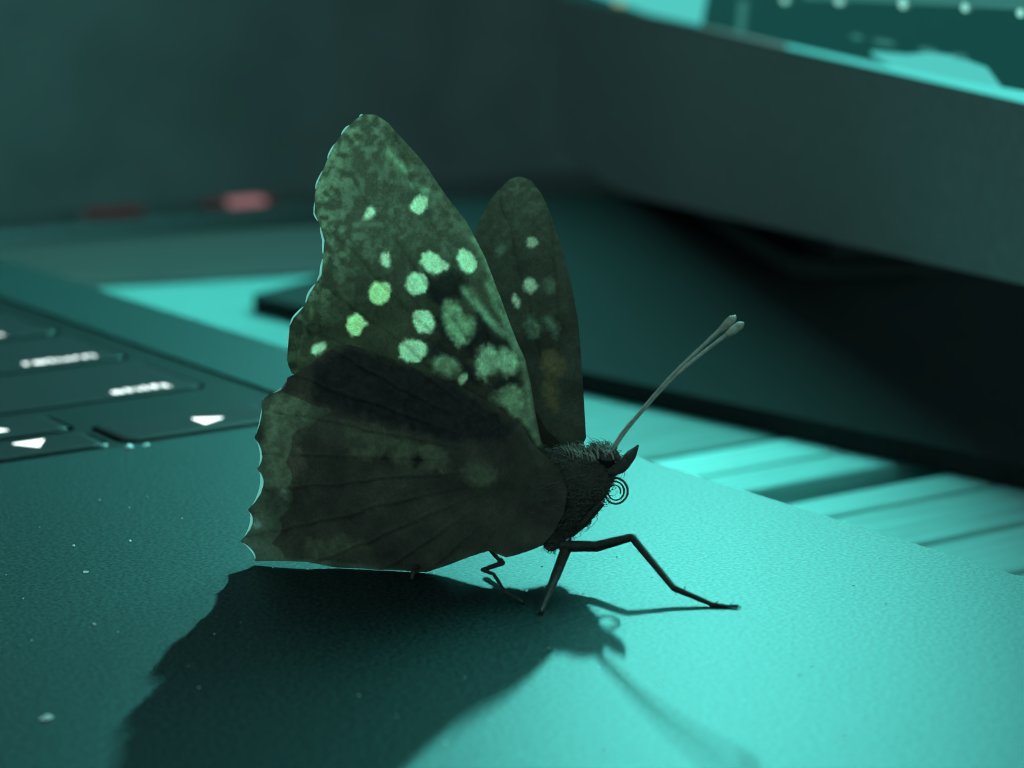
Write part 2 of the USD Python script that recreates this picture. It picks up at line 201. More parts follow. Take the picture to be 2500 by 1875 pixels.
# ---------------------------------------------------------------- monitor
DATA = json.loads('''{"F":[[-19.93,7.64],[-19.82,9.31],[-19.48,9.9],[-18.68,10.8],[-18.31,11.69],[-17.45,13.07],[-17.34,14.32],[-17.26,15.61],[-17.64,16.69],[-18.05,17.46],[-18.11,18.75],[-17.99,19.63],[-17.48,20.82],[-17.05,21.9],[-16.51,22.89],[-15.86,23.74],[-15.2,24.38],[-14.58,24.82],[-13.67,24.79],[-12.65,24.16],[-11.86,23.29],[-10.72,22.16],[-9.59,20.89],[-8.77,19.73],[-7.77,18.44],[-6.74,17.28],[-6.03,16.09],[-5.17,14.54],[-4.26,12.42],[-3.25,9.91],[-2.74,8.65],[-2.13,7.34],[-1.64,5.32],[-1.24,3.2],[-0.87,1.61],[-0.28,0.03],[-1.43,-0.48],[-6.63,2.19],[-11.87,3.87],[-17.17,4.73],[-19.6,5.81],[-19.98,6.76]],"H":[[0.2,-5.08],[0.97,-3.65],[1.28,-1.9],[0.7,-0.37],[-0.29,0.63],[-1.15,1.39],[-1.96,2.83],[-4.09,4.41],[-6.23,5.54],[-8.38,6.43],[-10.77,7.38],[-12.71,8.08],[-14.35,8.48],[-15.46,8.35],[-16.61,7.57],[-17.66,6.78],[-18.6,6.2],[-19.25,5.87],[-19.31,5.55],[-19.44,5.28],[-19.64,5.06],[-19.91,4.88],[-20.24,4.74],[-20.65,4.64],[-20.78,4.55],[-20.9,4.45],[-21.02,4.35],[-21.12,4.25],[-21.22,4.14],[-21.32,4.03],[-21.32,3.57],[-21.37,3.12],[-21.46,2.66],[-21.6,2.2],[-21.78,1.73],[-22.0,1.27],[-21.71,0.84],[-21.53,0.42],[-21.46,0.01],[-21.51,-0.38],[-21.68,-0.76],[-21.95,-1.14],[-21.62,-1.52],[-21.48,-1.97],[-21.53,-2.47],[-21.77,-3.04],[-22.21,-3.66],[-22.85,-4.35],[-22.6,-4.65],[-22.5,-4.99],[-22.55,-5.38],[-22.75,-5.82],[-23.1,-6.3],[-23.6,-6.84],[-23.18,-7.07],[-22.86,-7.31],[-22.63,-7.55],[-22.5,-7.8],[-22.46,-8.05],[-22.53,-8.31],[-20.79,-8.22],[-18.39,-8.15],[-16.22,-8.48],[-14.01,-8.87],[-12.23,-8.57],[-10.16,-8.75],[-8.0,-8.01],[-5.75,-7.05],[-4.5,-6.63],[-3.3,-7.11],[-1.75,-6.58],[-0.71,-6.11]],"X":[[-9.33,20.65],[-9.03,21.92],[-8.31,23.46],[-7.49,24.61],[-6.82,24.89],[-5.81,24.55],[-4.84,23.33],[-4.07,21.91],[-3.22,19.81],[-2.39,17.78],[-1.53,15.37],[-0.54,11.84],[0.07,8.82],[0.65,5.65],[1.33,1.59],[0.96,0.04],[0.02,-0.19],[-4.63,3.11],[-9.78,4.5],[-10.91,8.48],[-10.07,12.62],[-10.0,15.97],[-9.92,18.53]],"S":[["K",[[-9.85,13.16],[-8.52,13.08],[-7.65,13.63],[-6.75,13.01],[-6.17,11.95],[-6.82,11.51],[-7.93,11.7],[-8.36,10.94],[-9.13,11.03],[-9.49,11.88]]],["K",[[-9.01,10.49],[-8.23,10.4],[-7.53,8.59],[-7.18,7.97],[-8.4,8.14],[-8.64,9.0]]],["K",[[-9.27,8.76],[-8.15,8.25],[-7.58,7.83],[-6.8,7.32],[-5.89,6.27],[-4.99,5.33],[-5.76,5.2],[-6.77,5.93],[-7.12,7.1],[-8.79,7.27],[-9.23,7.25]]],["K",[[-6.82,8.18],[-5.96,9.16],[-5.09,9.29],[-3.98,8.78],[-3.2,8.27],[-3.52,7.83],[-4.62,8.34],[-5.49,8.0],[-5.81,7.24],[-6.58,7.43]]],["K",[[-4.77,5.13],[-4.24,5.84],[-2.93,6.09],[-2.27,5.73],[-2.47,5.3],[-3.46,5.38],[-4.11,5.04]]],["K",[[-5.72,11.42],[-4.93,10.58],[-3.8,9.01],[-2.91,8.08],[-4.22,8.25],[-5.35,9.5],[-5.81,10.35]]],["p",[[-13.59,17.45],[-13.75,17.25],[-13.93,17.13],[-14.11,17.1],[-14.25,17.17],[-14.32,17.34],[-14.31,17.55],[-14.22,17.78],[-14.07,17.98],[-13.88,18.1],[-13.7,18.13],[-13.56,18.05],[-13.49,17.89],[-13.5,17.67]]],["b",[[-9.68,18.03],[-9.87,17.75],[-10.12,17.57],[-10.39,17.52],[-10.61,17.62],[-10.76,17.84],[-10.79,18.15],[-10.7,18.47],[-10.51,18.76],[-10.25,18.94],[-9.99,18.99],[-9.76,18.89],[-9.62,18.67],[-9.59,18.36]]],["p",[[-12.23,14.31],[-12.22,14.07],[-12.28,13.87],[-12.41,13.74],[-12.58,13.71],[-12.75,13.78],[-12.89,13.95],[-12.97,14.17],[-12.98,14.4],[-12.92,14.61],[-12.79,14.74],[-12.62,14.77],[-12.45,14.7],[-12.31,14.53]]],["b",[[-5.99,14.51],[-5.85,14.1],[-5.85,13.72],[-5.99,13.44],[-6.25,13.32],[-6.56,13.38],[-6.88,13.61],[-7.13,13.97],[-7.27,14.38],[-7.27,14.76],[-7.12,15.04],[-6.87,15.16],[-6.55,15.1],[-6.24,14.87]]],["b",[[-9.36,12.61],[-9.44,12.26],[-9.67,11.98],[-10.01,11.82],[-10.4,11.81],[-10.75,11.96],[-11.0,12.23],[-11.09,12.58],[-11.01,12.92],[-10.78,13.21],[-10.43,13.37],[-10.05,13.37],[-9.7,13.23],[-9.45,12.95]]],["y",[[-12.26,11.55],[-12.49,11.22],[-12.83,11.01],[-13.2,10.98],[-13.53,11.12],[-13.75,11.4],[-13.82,11.78],[-13.73,12.17],[-13.49,12.5],[-13.16,12.7],[-12.79,12.74],[-12.46,12.6],[-12.24,12.31],[-12.17,11.94]]],["y",[[-14.07,9.51],[-14.13,9.16],[-14.32,8.87],[-14.6,8.71],[-14.91,8.7],[-15.19,8.85],[-15.39,9.13],[-15.47,9.48],[-15.41,9.83],[-15.22,10.12],[-14.94,10.28],[-14.63,10.29],[-14.35,10.14],[-14.15,9.86]]],["b",[[-9.0,10.29],[-8.81,9.92],[-8.79,9.52],[-8.93,9.19],[-9.22,8.99],[-9.59,8.95],[-9.97,9.09],[-10.28,9.37],[-10.47,9.75],[-10.49,10.14],[-10.35,10.47],[-10.06,10.68],[-9.69,10.71],[-9.31,10.58]]],["b",[[-9.89,14.77],[-9.23,15.0],[-8.72,14.58],[-8.32,14.21],[-7.71,13.95],[-8.14,13.51],[-8.85,13.23],[-9.52,13.49],[-9.92,14.02]]],["y",[[-14.47,10.15],[-13.78,9.63],[-14.45,9.18]]],["b",[[-11.47,7.95],[-10.82,8.51],[-9.93,8.53],[-9.3,8.01],[-9.4,7.36],[-10.0,6.86],[-10.78,6.84],[-11.34,7.14]]],["d",[[-8.09,11.37],[-7.26,11.28],[-6.69,10.33],[-5.85,10.03],[-6.0,9.28],[-6.42,8.3],[-6.97,8.18],[-7.76,9.02],[-8.23,10.29]]],["D",[[-7.32,9.03],[-6.44,9.26],[-6.42,8.19],[-7.08,8.18]]],["d",[[-7.03,6.18],[-7.28,5.92],[-7.65,5.81],[-8.07,5.86],[-8.45,6.06],[-8.72,6.37],[-8.82,6.73],[-8.74,7.07],[-8.49,7.32],[-8.12,7.44],[-7.7,7.39],[-7.32,7.19],[-7.06,6.88],[-6.95,6.51]]],["b",[[-6.45,5.66],[-6.56,5.47],[-6.7,5.34],[-6.85,5.3],[-6.96,5.35],[-7.03,5.48],[-7.03,5.67],[-6.97,5.88],[-6.86,6.06],[-6.71,6.19],[-6.57,6.23],[-6.45,6.18],[-6.38,6.05],[-6.38,5.86]]],["D",[[-5.8,7.02],[-5.49,8.0],[-4.62,8.29],[-3.85,7.93],[-3.52,7.73],[-2.86,7.74],[-2.57,6.9],[-2.93,6.25],[-3.59,6.12],[-4.26,6.64],[-4.57,6.1],[-5.0,5.55],[-5.56,6.17]]],["d",[[-3.89,5.05],[-3.13,5.39],[-2.25,5.2],[-1.95,4.04],[-1.6,2.77],[-1.41,1.92],[-2.3,2.74],[-3.2,3.57],[-4.53,4.49]]],["p",[[-16.93,7.98],[-16.91,7.8],[-17.02,7.61],[-17.23,7.43],[-17.5,7.3],[-17.78,7.24],[-18.01,7.28],[-18.14,7.39],[-18.16,7.57],[-18.05,7.76],[-17.84,7.94],[-17.56,8.07],[-17.29,8.12],[-17.06,8.09]]]],"SX":[["p",[[-4.56,18.75],[-4.57,18.49],[-4.66,18.28],[-4.81,18.16],[-5.0,18.16],[-5.18,18.27],[-5.33,18.48],[-5.4,18.74],[-5.39,19.0],[-5.3,19.21],[-5.15,19.33],[-4.96,19.33],[-4.78,19.22],[-4.64,19.01]]],["p",[[-4.09,14.78],[-4.11,14.48],[-4.22,14.24],[-4.42,14.1],[-4.65,14.09],[-4.88,14.22],[-5.06,14.46],[-5.15,14.76],[-5.14,15.06],[-5.02,15.3],[-4.83,15.44],[-4.59,15.45],[-4.36,15.32],[-4.18,15.08]]],["q",[[-2.57,14.82],[-2.58,14.55],[-2.68,14.33],[-2.84,14.21],[-3.03,14.21],[-3.22,14.32],[-3.37,14.53],[-3.45,14.8],[-3.44,15.06],[-3.34,15.28],[-3.18,15.4],[-2.99,15.41],[-2.8,15.29],[-2.65,15.08]]],["p",[[-5.32,13.51],[-5.2,13.19],[-5.14,12.92],[-5.16,12.74],[-5.25,12.7],[-5.4,12.8],[-5.57,13.02],[-5.73,13.32],[-5.85,13.64],[-5.9,13.91],[-5.88,14.09],[-5.79,14.13],[-5.65,14.03],[-5.48,13.81]]],["q",[[-3.54,11.43],[-3.39,10.99],[-3.37,10.59],[-3.47,10.32],[-3.67,10.22],[-3.94,10.32],[-4.21,10.6],[-4.45,11.0],[-4.6,11.44],[-4.62,11.84],[-4.52,12.12],[-4.32,12.21],[-4.05,12.11],[-3.77,11.83]]],["q",[[-2.2,11.49],[-1.98,11.08],[-1.87,10.71],[-1.89,10.44],[-2.03,10.34],[-2.27,10.41],[-2.55,10.66],[-2.83,11.02],[-3.04,11.43],[-3.15,11.8],[-3.14,12.07],[-3.0,12.18],[-2.76,12.1],[-2.47,11.86]]],["o",[[-1.07,8.14],[-0.91,7.55],[-0.94,7.01],[-1.16,6.62],[-1.52,6.45],[-1.95,6.54],[-2.37,6.87],[-2.7,7.37],[-2.87,7.96],[-2.84,8.51],[-2.62,8.91],[-2.26,9.08],[-1.82,8.98],[-1.4,8.65]]],["o",[[-1.27,5.29],[-1.13,4.61],[-1.11,4.05],[-1.22,3.71],[-1.43,3.66],[-1.7,3.91],[-1.98,4.41],[-2.21,5.07],[-2.36,5.75],[-2.38,6.32],[-2.27,6.66],[-2.06,6.71],[-1.79,6.46],[-1.51,5.95]]],["q",[[-7.02,17.81],[-7.1,17.6],[-7.23,17.46],[-7.38,17.42],[-7.54,17.48],[-7.66,17.63],[-7.73,17.84],[-7.72,18.08],[-7.65,18.29],[-7.52,18.43],[-7.36,18.48],[-7.21,18.42],[-7.08,18.27],[-7.02,18.05]]]],"V":[[[-6.73,12.26],[-6.05,11.41],[-5.15,10.47],[-4.25,9.42],[-3.67,9.01]],[[-3.6,9.76],[-2.91,8.08]],[[-6.29,12.16],[-5.5,11.11],[-3.81,9.22]],[[-4.87,12.62],[-4.29,11.03],[-3.39,9.87],[-2.69,8.29]],[[-3.22,9.12],[-2.31,7.44],[-1.87,5.32],[-1.49,2.98],[-1.07,1.29]],[[-12.61,22.15],[-11.93,21.4],[-11.19,20.66]],[[-10.67,19.8],[-9.66,19.28]],[[-5.94,15.8],[-5.02,14.21],[-4.21,12.31],[-3.27,9.77]]],"FO":[[-19.93,7.64],[-19.82,9.31],[-19.48,9.9],[-18.68,10.8],[-18.31,11.69],[-17.45,13.07],[-17.34,14.32],[-17.26,15.61],[-17.64,16.69],[-18.05,17.46],[-18.11,18.75],[-17.99,19.63],[-17.48,20.82],[-17.05,21.9],[-16.51,22.89],[-15.86,23.74],[-15.2,24.38],[-14.58,24.82]],"HT":[[-19.25,5.87],[-20.65,4.64],[-21.32,4.03],[-22.0,1.27],[-21.95,-1.14],[-22.85,-4.35],[-23.6,-6.84],[-22.53,-8.31]],"HM":[[-19.64,5.06],[-21.02,4.35],[-21.46,2.66],[-21.46,0.01],[-21.53,-2.47],[-22.55,-5.38],[-22.63,-7.55]],"frames":{"F":[[-11.67,-99.84,8.52],-10],"H":[[-12.31,-100.47,8.52],3],"X":[[-9.35,-98.21,8.3],-41]},"HP":[["m",[[-15.17,2.83],[-12.95,2.57],[-10.76,1.64],[-8.57,1.17],[-7.17,0.22],[-7.53,-0.69],[-9.75,-0.77],[-11.95,-0.19],[-14.73,-0.07]]],["m",[[-4.0,-1.3],[-4.26,-1.66],[-4.69,-1.87],[-5.21,-1.89],[-5.71,-1.73],[-6.09,-1.4],[-6.29,-0.98],[-6.25,-0.55],[-5.98,-0.2],[-5.55,0.01],[-5.04,0.03],[-4.54,-0.13],[-4.16,-0.46],[-3.96,-0.88]]],["r",[[-20.72,4.21],[-17.75,4.97],[-17.6,3.42],[-18.62,1.14],[-18.04,-0.98],[-19.75,-3.32],[-21.06,-2.23],[-21.37,0.59]]],["m",[[-18.42,-6.47],[-15.56,-6.0],[-13.33,-6.81],[-15.63,-7.6],[-18.37,-7.73]]],["x",[[-17.21,6.87],[-14.36,8.37],[-10.77,7.27],[-6.25,5.32],[-2.52,2.81],[-3.09,1.69],[-7.46,1.54],[-11.83,2.72],[-15.14,3.5],[-17.34,4.32]]],["k",[[-9.33,-0.09],[-9.38,-0.33],[-9.5,-0.53],[-9.66,-0.64],[-9.83,-0.65],[-9.98,-0.55],[-10.08,-0.36],[-10.11,-0.12],[-10.06,0.13],[-9.95,0.33],[-9.79,0.44],[-9.62,0.45],[-9.46,0.34],[-9.36,0.15]]],["k",[[-11.71,0.05],[-11.76,-0.1],[-11.89,-0.22],[-12.07,-0.29],[-12.27,-0.3],[-12.45,-0.24],[-12.57,-0.13],[-12.61,0.01],[-12.56,0.16],[-12.43,0.28],[-12.25,0.35],[-12.05,0.36],[-11.87,0.3],[-11.75,0.19]]],["w",[[-7.88,-0.81],[-7.9,-0.86],[-7.94,-0.9],[-8.0,-0.93],[-8.07,-0.93],[-8.13,-0.91],[-8.17,-0.87],[-8.19,-0.83],[-8.17,-0.78],[-8.13,-0.74],[-8.06,-0.71],[-8.0,-0.71],[-7.93,-0.73],[-7.89,-0.77]]],["w",[[-21.92,-5.42],[-21.96,-5.55],[-22.04,-5.66],[-22.16,-5.72],[-22.29,-5.73],[-22.4,-5.67],[-22.48,-5.57],[-22.5,-5.44],[-22.46,-5.31],[-22.38,-5.2],[-22.26,-5.14],[-22.13,-5.14],[-22.02,-5.19],[-21.94,-5.29]]]],"legs":{"front":[[-11.42,-100.53,2.34],[-9.92,-102.92,2.63],[-8.51,-105.21,3.59],[-8.45,-110.02,0.98],[-7.01,-112.6,0.15],[-6.3,-113.45,0.1]],"mid":[[-11.35,-101.02,2.16],[-13.84,-103.34,1.16],[-17.72,-107.2,0.1]],"rear":[[-14.24,-95.5,1.5],[-15.05,-98.35,1.2],[-17.03,-98.72,1.1],[-16.77,-99.79,1.0],[-17.5,-102.46,0.4],[-17.26,-104.44,0.1]],"back":[[-18.39,-92.13,0.36],[-20.29,-94.52,0.5],[-20.68,-94.9,0.1]],"tuck":[[-9.14,-102.42,5.66],[-10.22,-101.75,4.14],[-10.64,-100.89,3.12]]},"ant":[[[-8.01,-102.14,9.2],[-7.79,-102.52,10.09],[-6.76,-103.7,12.1],[-5.25,-105.53,14.9],[-3.67,-107.42,17.36],[-2.53,-108.73,19.01]],[[-7.79,-101.94,9.13],[-7.34,-102.12,9.89],[-6.25,-103.23,11.95],[-4.44,-104.79,14.62],[-2.48,-106.64,16.95],[-1.16,-107.85,18.31]]],"prob":[[-8.21,-101.8,7.04],[-8.07,-101.94,7.16],[-7.93,-102.09,7.22],[-7.78,-102.24,7.24],[-7.63,-102.39,7.21],[-7.5,-102.53,7.13],[-7.38,-102.65,7.01],[-7.28,-102.74,6.85],[-7.22,-102.81,6.67],[-7.17,-102.85,6.47],[-7.16,-102.87,6.26],[-7.18,-102.85,6.05],[-7.23,-102.8,5.85],[-7.31,-102.72,5.67],[-7.4,-102.62,5.52],[-7.52,-102.51,5.41],[-7.64,-102.38,5.33],[-7.77,-102.25,5.3],[-7.9,-102.12,5.32],[-8.02,-102.0,5.37],[-8.12,-101.89,5.46],[-8.21,-101.79,5.59],[-8.28,-101.72,5.74],[-8.33,-101.68,5.91],[-8.34,-101.66,6.09],[-8.34,-101.67,6.27],[-8.3,-101.71,6.45],[-8.24,-101.76,6.61],[-8.17,-101.84,6.74],[-8.08,-101.93,6.85],[-7.97,-102.04,6.92],[-7.86,-102.15,6.96],[-7.76,-102.26,6.96],[-7.65,-102.37,6.93],[-7.56,-102.47,6.86],[-7.48,-102.55,6.76],[-7.41,-102.61,6.64],[-7.37,-102.66,6.5],[-7.35,-102.68,6.36],[-7.35,-102.68,6.2],[-7.37,-102.66,6.05],[-7.41,-102.62,5.92],[-7.47,-102.56,5.8],[-7.54,-102.48,5.7],[-7.62,-102.4,5.63],[-7.71,-102.31,5.59],[-7.8,-102.22,5.58],[-7.89,-102.13,5.6],[-7.97,-102.05,5.65],[-8.04,-101.97,5.72],[-8.09,-101.92,5.81],[-8.14,-101.88,5.92],[-8.16,-101.85,6.04],[-8.16,-101.85,6.16],[-8.15,-101.86,6.28],[-8.12,-101.89,6.39],[-8.08,-101.93,6.49],[-8.03,-101.99,6.58],[-7.96,-102.05,6.64],[-7.89,-102.12,6.68],[-7.82,-102.19,6.69],[-7.75,-102.26,6.68],[-7.69,-102.33,6.65],[-7.63,-102.39,6.6],[-7.59,-102.43,6.54],[-7.55,-102.47,6.45],[-7.53,-102.49,6.37],[-7.52,-102.5,6.27],[-7.53,-102.49,6.18],[-7.55,-102.48,6.09]],"palp":[[-8.01,-102.58,7.92],[-7.42,-103.18,8.46],[-6.81,-103.65,9.69]],"H0":[-7.71,-102.17,8.82],"scr":{"block":[[1.0,3.15],[158.5,7.55],[152.3,0.56],[100.3,0.51]],"yellow":[[58.4,1.42],[72.0,1.89],[76.0,1.27],[61.4,0.93]],"stripe":[[183.6,6.03],[189.4,6.23],[186.8,0.99],[181.7,0.74]],"tri":[[262.8,1.92],[278.3,2.4],[287.8,3.16],[296.7,3.3],[308.4,2.71],[313.2,1.03],[295.2,0.82],[272.4,1.02]],"dots":[[215.0,7.09],[246.3,7.96],[276.5,8.77],[300.9,9.16],[319.5,9.27]],"line":[[158.6,0.69],[216.1,0.53],[266.1,0.35],[303.8,0.11],[321.0,0.04]],"row":[[237.6,8.49],[283.7,9.08],[320.2,9.21]]}}''')
M0 = np.array([218., 228., 27.]); MD = np.array([-.44346, -.89629, 0]); MN = np.array([-.89629, .44346, 0])
def on_screen(poly, d0, d1):
    """A slab on the screen plane: s along the lower edge, v upwards, d out of the screen."""
    m = ext(poly, d0, d1); v = m.vertices
    W = M0 + v[:, :1] * MD + v[:, 1:2] * np.array([0, 0, 1.]) + v[:, 2:] * MN
    return trimesh.Trimesh(W, m.faces, process=False)
mon = thing('monitor', (150, 90, -12.2), 'black monitor with a teal lit screen standing on the desk mat', 'monitor')
S0, S1, VT = -22.0, 342.0, 215.0
HULL = Polygon([(S0 - 6, -38.6), (70, -38.6), (S1 + 6, -17), (S1 + 6, VT + 7), (S0 - 6, VT + 7)])
obj('housing', on_screen(HULL, -14, -.8), 'housing', mon)
scr = obj('screen', on_screen(box(S0, -.0, S1, VT), -.75, -.05), 'glass', mon)
ri = HULL.difference(box(S0 + .0, 0, S1, VT))
obj('bezel', on_screen(ri, -.75, .05), 'housing', mon)
obj('neck', on_screen(rrect(130, -37, 190, 60, 2), -30, -14.2), 'black', mon)
obj('foot', ext(affinity.translate(affinity.rotate(rrect(-45, -18, 45, 18, 6), 63.7), 178, 88), -12.1, -9), 'black', mon)
S = DATA['scr']
obj('added_fill_patch', on_screen(box(250, 13, 340, 160), -.02, .12), 'page', scr)  # unseen patch added to brighten the right of the deck
obj('added_key_patch', on_screen(box(149, 105, 157, 119), .13, .2), 'hot', scr)  # tiny unseen patch added as key light for a sharper butterfly shadow
obj('teal_window', on_screen(Polygon(S['block']).intersection(box(S0, .4, S1, 30)), -.02, .1), 'teal_panel', scr)
obj('yellow_icon', on_screen(Polygon(S['yellow']).convex_hull, .12, .2), 'yellow', scr)
obj('pale_stripe', on_screen(Polygon(S['stripe']), -.02, .1), 'dim_row', scr)
obj('teal_shape', on_screen(Polygon(S['tri']).buffer(.25), -.02, .1), 'teal_panel', scr)
L = S['line']
obj('thin_line', on_screen(Polygon([(153, .35), (216, .12), (216, .62), (153, .6)]), -.02, .1), 'soft_line', scr)
obj('bright_line', on_screen(Polygon([(216.4, .12), (325, .06), (325, 1.3), (300, .95), (262, .72), (216.4, .62)]), -.02, .14), 'teal_line', scr)
obj('text_row', on_screen(Polygon([(226, 7.6), (250, 8.2), (335, 9.9), (335, 13), (226, 11)]), -.02, .1), 'dim_row', scr)
for (s, v) in S['dots']:
    obj('pale_icon', on_screen(affinity.scale(Point(s, v).buffer(1.0), 1.5 + .6 * math.sin(s), .55 + .12 * math.cos(3 * s)), .12, .2), 'pale_dot', scr)
for (s, w) in ((255, 3), (268, 5), (287, 4), (299, 3)):
    obj('dim_mark', on_screen(affinity.scale(Point(s, 3.6).buffer(1.0), w, .35), -.02, .1), 'dim_row', scr)

# ---------------------------------------------------------------- laptop
lap = thing('laptop', (-130, -35, -15), 'grey aluminium laptop with black keys carrying the butterfly on its palm rest', 'laptop')
X0, X1, Y0, Y1 = -289.0, 16.2, -168.0, 88.0
outer = rrect(X0, Y0, X1, Y1, 9, 10)
rings = [(-14, 3.2), (-13.2, 1.4), (-12, .4), (-10.5, 0), (-1.4, 0), (-.7, .12), (-.25, .4), (0, .8)]
loops = [np.c_[np.array(outer.buffer(-i, quad_segs=10).exterior.coords)[:-1], np.full(len(outer.buffer(-i, quad_segs=10).exterior.coords) - 1, z)] if i else np.c_[np.array(outer.exterior.coords)[:-1], np.full(len(outer.exterior.coords) - 1, z)] for z, i in rings]
N_ = min(len(l) for l in loops)
def resample(l, n=400):
    ls = LineString(np.vstack([l[:, :2], l[:1, :2]])); c = np.array([(X0 + X1) / 2, (Y0 + Y1) / 2])
    out = []
    for a in np.linspace(0, 2 * math.pi, n, endpoint=False):
        r = LineString([c, c + 900 * np.array([math.cos(a), math.sin(a)])]).intersection(ls); out.append((r.x, r.y, l[0, 2]))
    return np.array(out)
NS = 240
loops = [resample(l, NS) for l in loops]
V = np.vstack(loops); F = []
for i in range(len(loops) - 1):
    for k in range(NS):
        a, b = i * NS + k, i * NS + (k + 1) % NS; F += [(a, b, b + NS), (a, b + NS, a + NS)]
bot = len(V); V = np.vstack([V, [[(X0 + X1) / 2, (Y0 + Y1) / 2, -14]]]); F += [(bot, (k + 1) % NS, k) for k in range(NS)]
obj('base', trimesh.Trimesh(V, F, process=False), 'aluminium', lap, smooth=35)
top = Polygon(loops[-1][:, :2])
# keys: (right x, front y, width, depth)
KEYS = []
def row(xr, yf, widths, depth=16.4, gap=2.6):
    x = xr
    for w in widths: KEYS.append((x, yf, w, depth)); x -= w + gap
row(-.9, 57.6, [16.4, 16.4, 16.4, 16.4, 16.4], 9)
row(-.9, 38.6, [27, 16.4, 16.4, 16.4])
row(-.9, 19.2, [27, 16.4, 16.4, 16.4])
row(-.9, -.6, [33, 16.4, 16.4])
row(-1.2, -20.4, [43, 16.4, 16.4])
KEYS += [(-1.4, -39.6, 16.9, 8.0), (-18.4 - 1.8, -39.6, 16.6, 6.6), (-18.4 - 1.8, -31.3, 16.6, 7.6), (-39.6, -39.6, 16.6, 8.0), (-58.6, -39.6, 16.4, 16.4)]
holes = [rrect(x - w, y, x, y + d, 1.4, 4).buffer(.62) for x, y, w, d in KEYS]
WELL = rrect(-274, -42.0, 3.0, 69.5, 2.5)
pad = rrect(-203, -163, -72, -52, 4)
obj('palm_rest', ext(top.difference(WELL).difference(pad.buffer(.4)), -.8, 0), 'aluminium', lap)
obj('trackpad', bevelled(pad, -1.5, -.06, .2), 'aluminium', lap)
obj('keyboard_web', ext(WELL.buffer(-.03).difference(shapely.union_all(holes)), -1.7, -.28), 'web', lap)
obj('keyboard_floor', ext(WELL.buffer(-.05), -2.2, -1.9), 'well', lap)
def keycap(poly):
    pts = []
    for i, z in ((0, -1.6), (0, -.2), (.1, -.1), (.62, 0)):
        o = np.array(poly.buffer(-i, quad_segs=4).exterior.coords)[:-1]; pts.append(np.c_[o, np.full(len(o), z)])
    return trimesh.convex.convex_hull(np.vstack(pts))
kp = []
for x, y, w, d in KEYS:
    kp.append(obj('key', keycap(rrect(x - w, y, x, y + d, 1.3, 4)), 'key', lap))
def legend(k, mesh, at, sx=1.0, sy=1.0, name='legend'):
    v = np.array(mesh.vertices); v = v * [sx, sy, 1]
    v[:, 2] = v[:, 2] / (v[:, 2].max() or 1) * .03 + .012
    obj(name, trimesh.Trimesh(v + [at[0], at[1], 0], mesh.faces, process=False), 'legend', kp[k])
def text(s, w, h):
    m = meshkit.text_mesh(s, h, .05, bold=False); b = m.bounds
    m.apply_translation((-b[0, 0], 0, 0)); m.apply_scale((w / (b[1, 0] - b[0, 0]), 1, 1)); return m
find = lambda x, y: min(range(len(KEYS)), key=lambda i: abs(KEYS[i][0] - x) + abs(KEYS[i][1] - y))
legend(find(-.9, -.6), text('return', 8.2, 1.6), (-12.0, 1.0))
legend(find(-1.2, -20.4), text('shift', 6.4, 1.6), (-10.6, -19.2))
legend(find(-.9, 19.2), text('\\', 1.6, 2.4), (-8.6, 20.6))
legend(find(-.9, 38.6), text('delete', 8.4, 2.0), (-12.0, 40.2))
tri = lambda pts: ext(Polygon(pts).buffer(.12), 0, .05)
k = find(-1.4, -39.6); legend(k, tri([(-9.3, -37.6), (-9.3, -34.9), (-6.9, -36.2)]), (0, 0))
legend(find(-20.2, -39.6), tri([(-27.4, -34.9), (-24.6, -34.9), (-26, -37.3)]), (0, 0))
legend(find(-20.2, -31.3), tri([(-28.6, -29.0), (-25.8, -29.0), (-27.2, -26.6)]), (0, 0))
legend(find(-39.6, -39.6), tri([(-49, -36.2), (-46.6, -37.6), (-46.6, -34.9)]), (0, 0))
lidm = trimesh.creation.box((X1 - X0 - 2, 5, 205)); lidm.apply_translation((0, 0, 102.5 + 2))
R_ = trimesh.transformations.rotation_matrix(math.radians(-20), (1, 0, 0)); lidm.apply_transform(R_); lidm.apply_translation(((X0 + X1) / 2, Y1 + 5, -4))
obj('lid', lidm, 'black', lap)
face = trimesh.creation.box((X1 - X0 - 16, .3, 188)); face.apply_translation((0, -2.7, 106)); face.apply_transform(R_); face.apply_translation(((X0 + X1) / 2, Y1 + 5, -4))
obj('display', face, 'lid_screen', lap, label='laptop display out of view with an added dim grey glow')  # unseen display, its glow added as grey fill on the left deck
obj('hinge', cat_([trimesh.creation.cylinder(3.2, 230, sections=20, transform=trimesh.transformations.rotation_matrix(math.pi / 2, (0, 1, 0)))]).apply_translation(((X0 + X1) / 2, Y1 + 3.4, -3.5)), 'black', lap, smooth=40)

# dust and crumbs on the palm rest
rng = np.random.default_rng(11)
crumbs = [(-19.6, -43.2, .36), (-39.1, -79.0, .16), (-53.7, -107.5, .26), (-36.9, -71.5, .12), (-32.8, -72.8, .13), (-43.7, -91.3, .12), (-17.9, -43.0, .2), (-21, -40.9, .2), (-46.5, -75, .14), (-51, -86, .1)]
for _ in range(110):
    crumbs.append((rng.uniform(-72, 10), rng.uniform(-160, -48), rng.uniform(.03, .07)))
bits = []
for x, y, r in crumbs:
    s = trimesh.creation.icosphere(1, 1.0); s.vertices = s.vertices * (1 + .25 * rng.standard_normal((len(s.vertices), 1))) * [r * rng.uniform(.7, 1.5), r, r * .6]
    s.apply_translation((x, y, r * .4)); bits.append(s)
obj('dust', cat_(bits), 'dust', label='pale crumbs and dust specks scattered on the grey palm rest', kind='stuff', cat='dust')

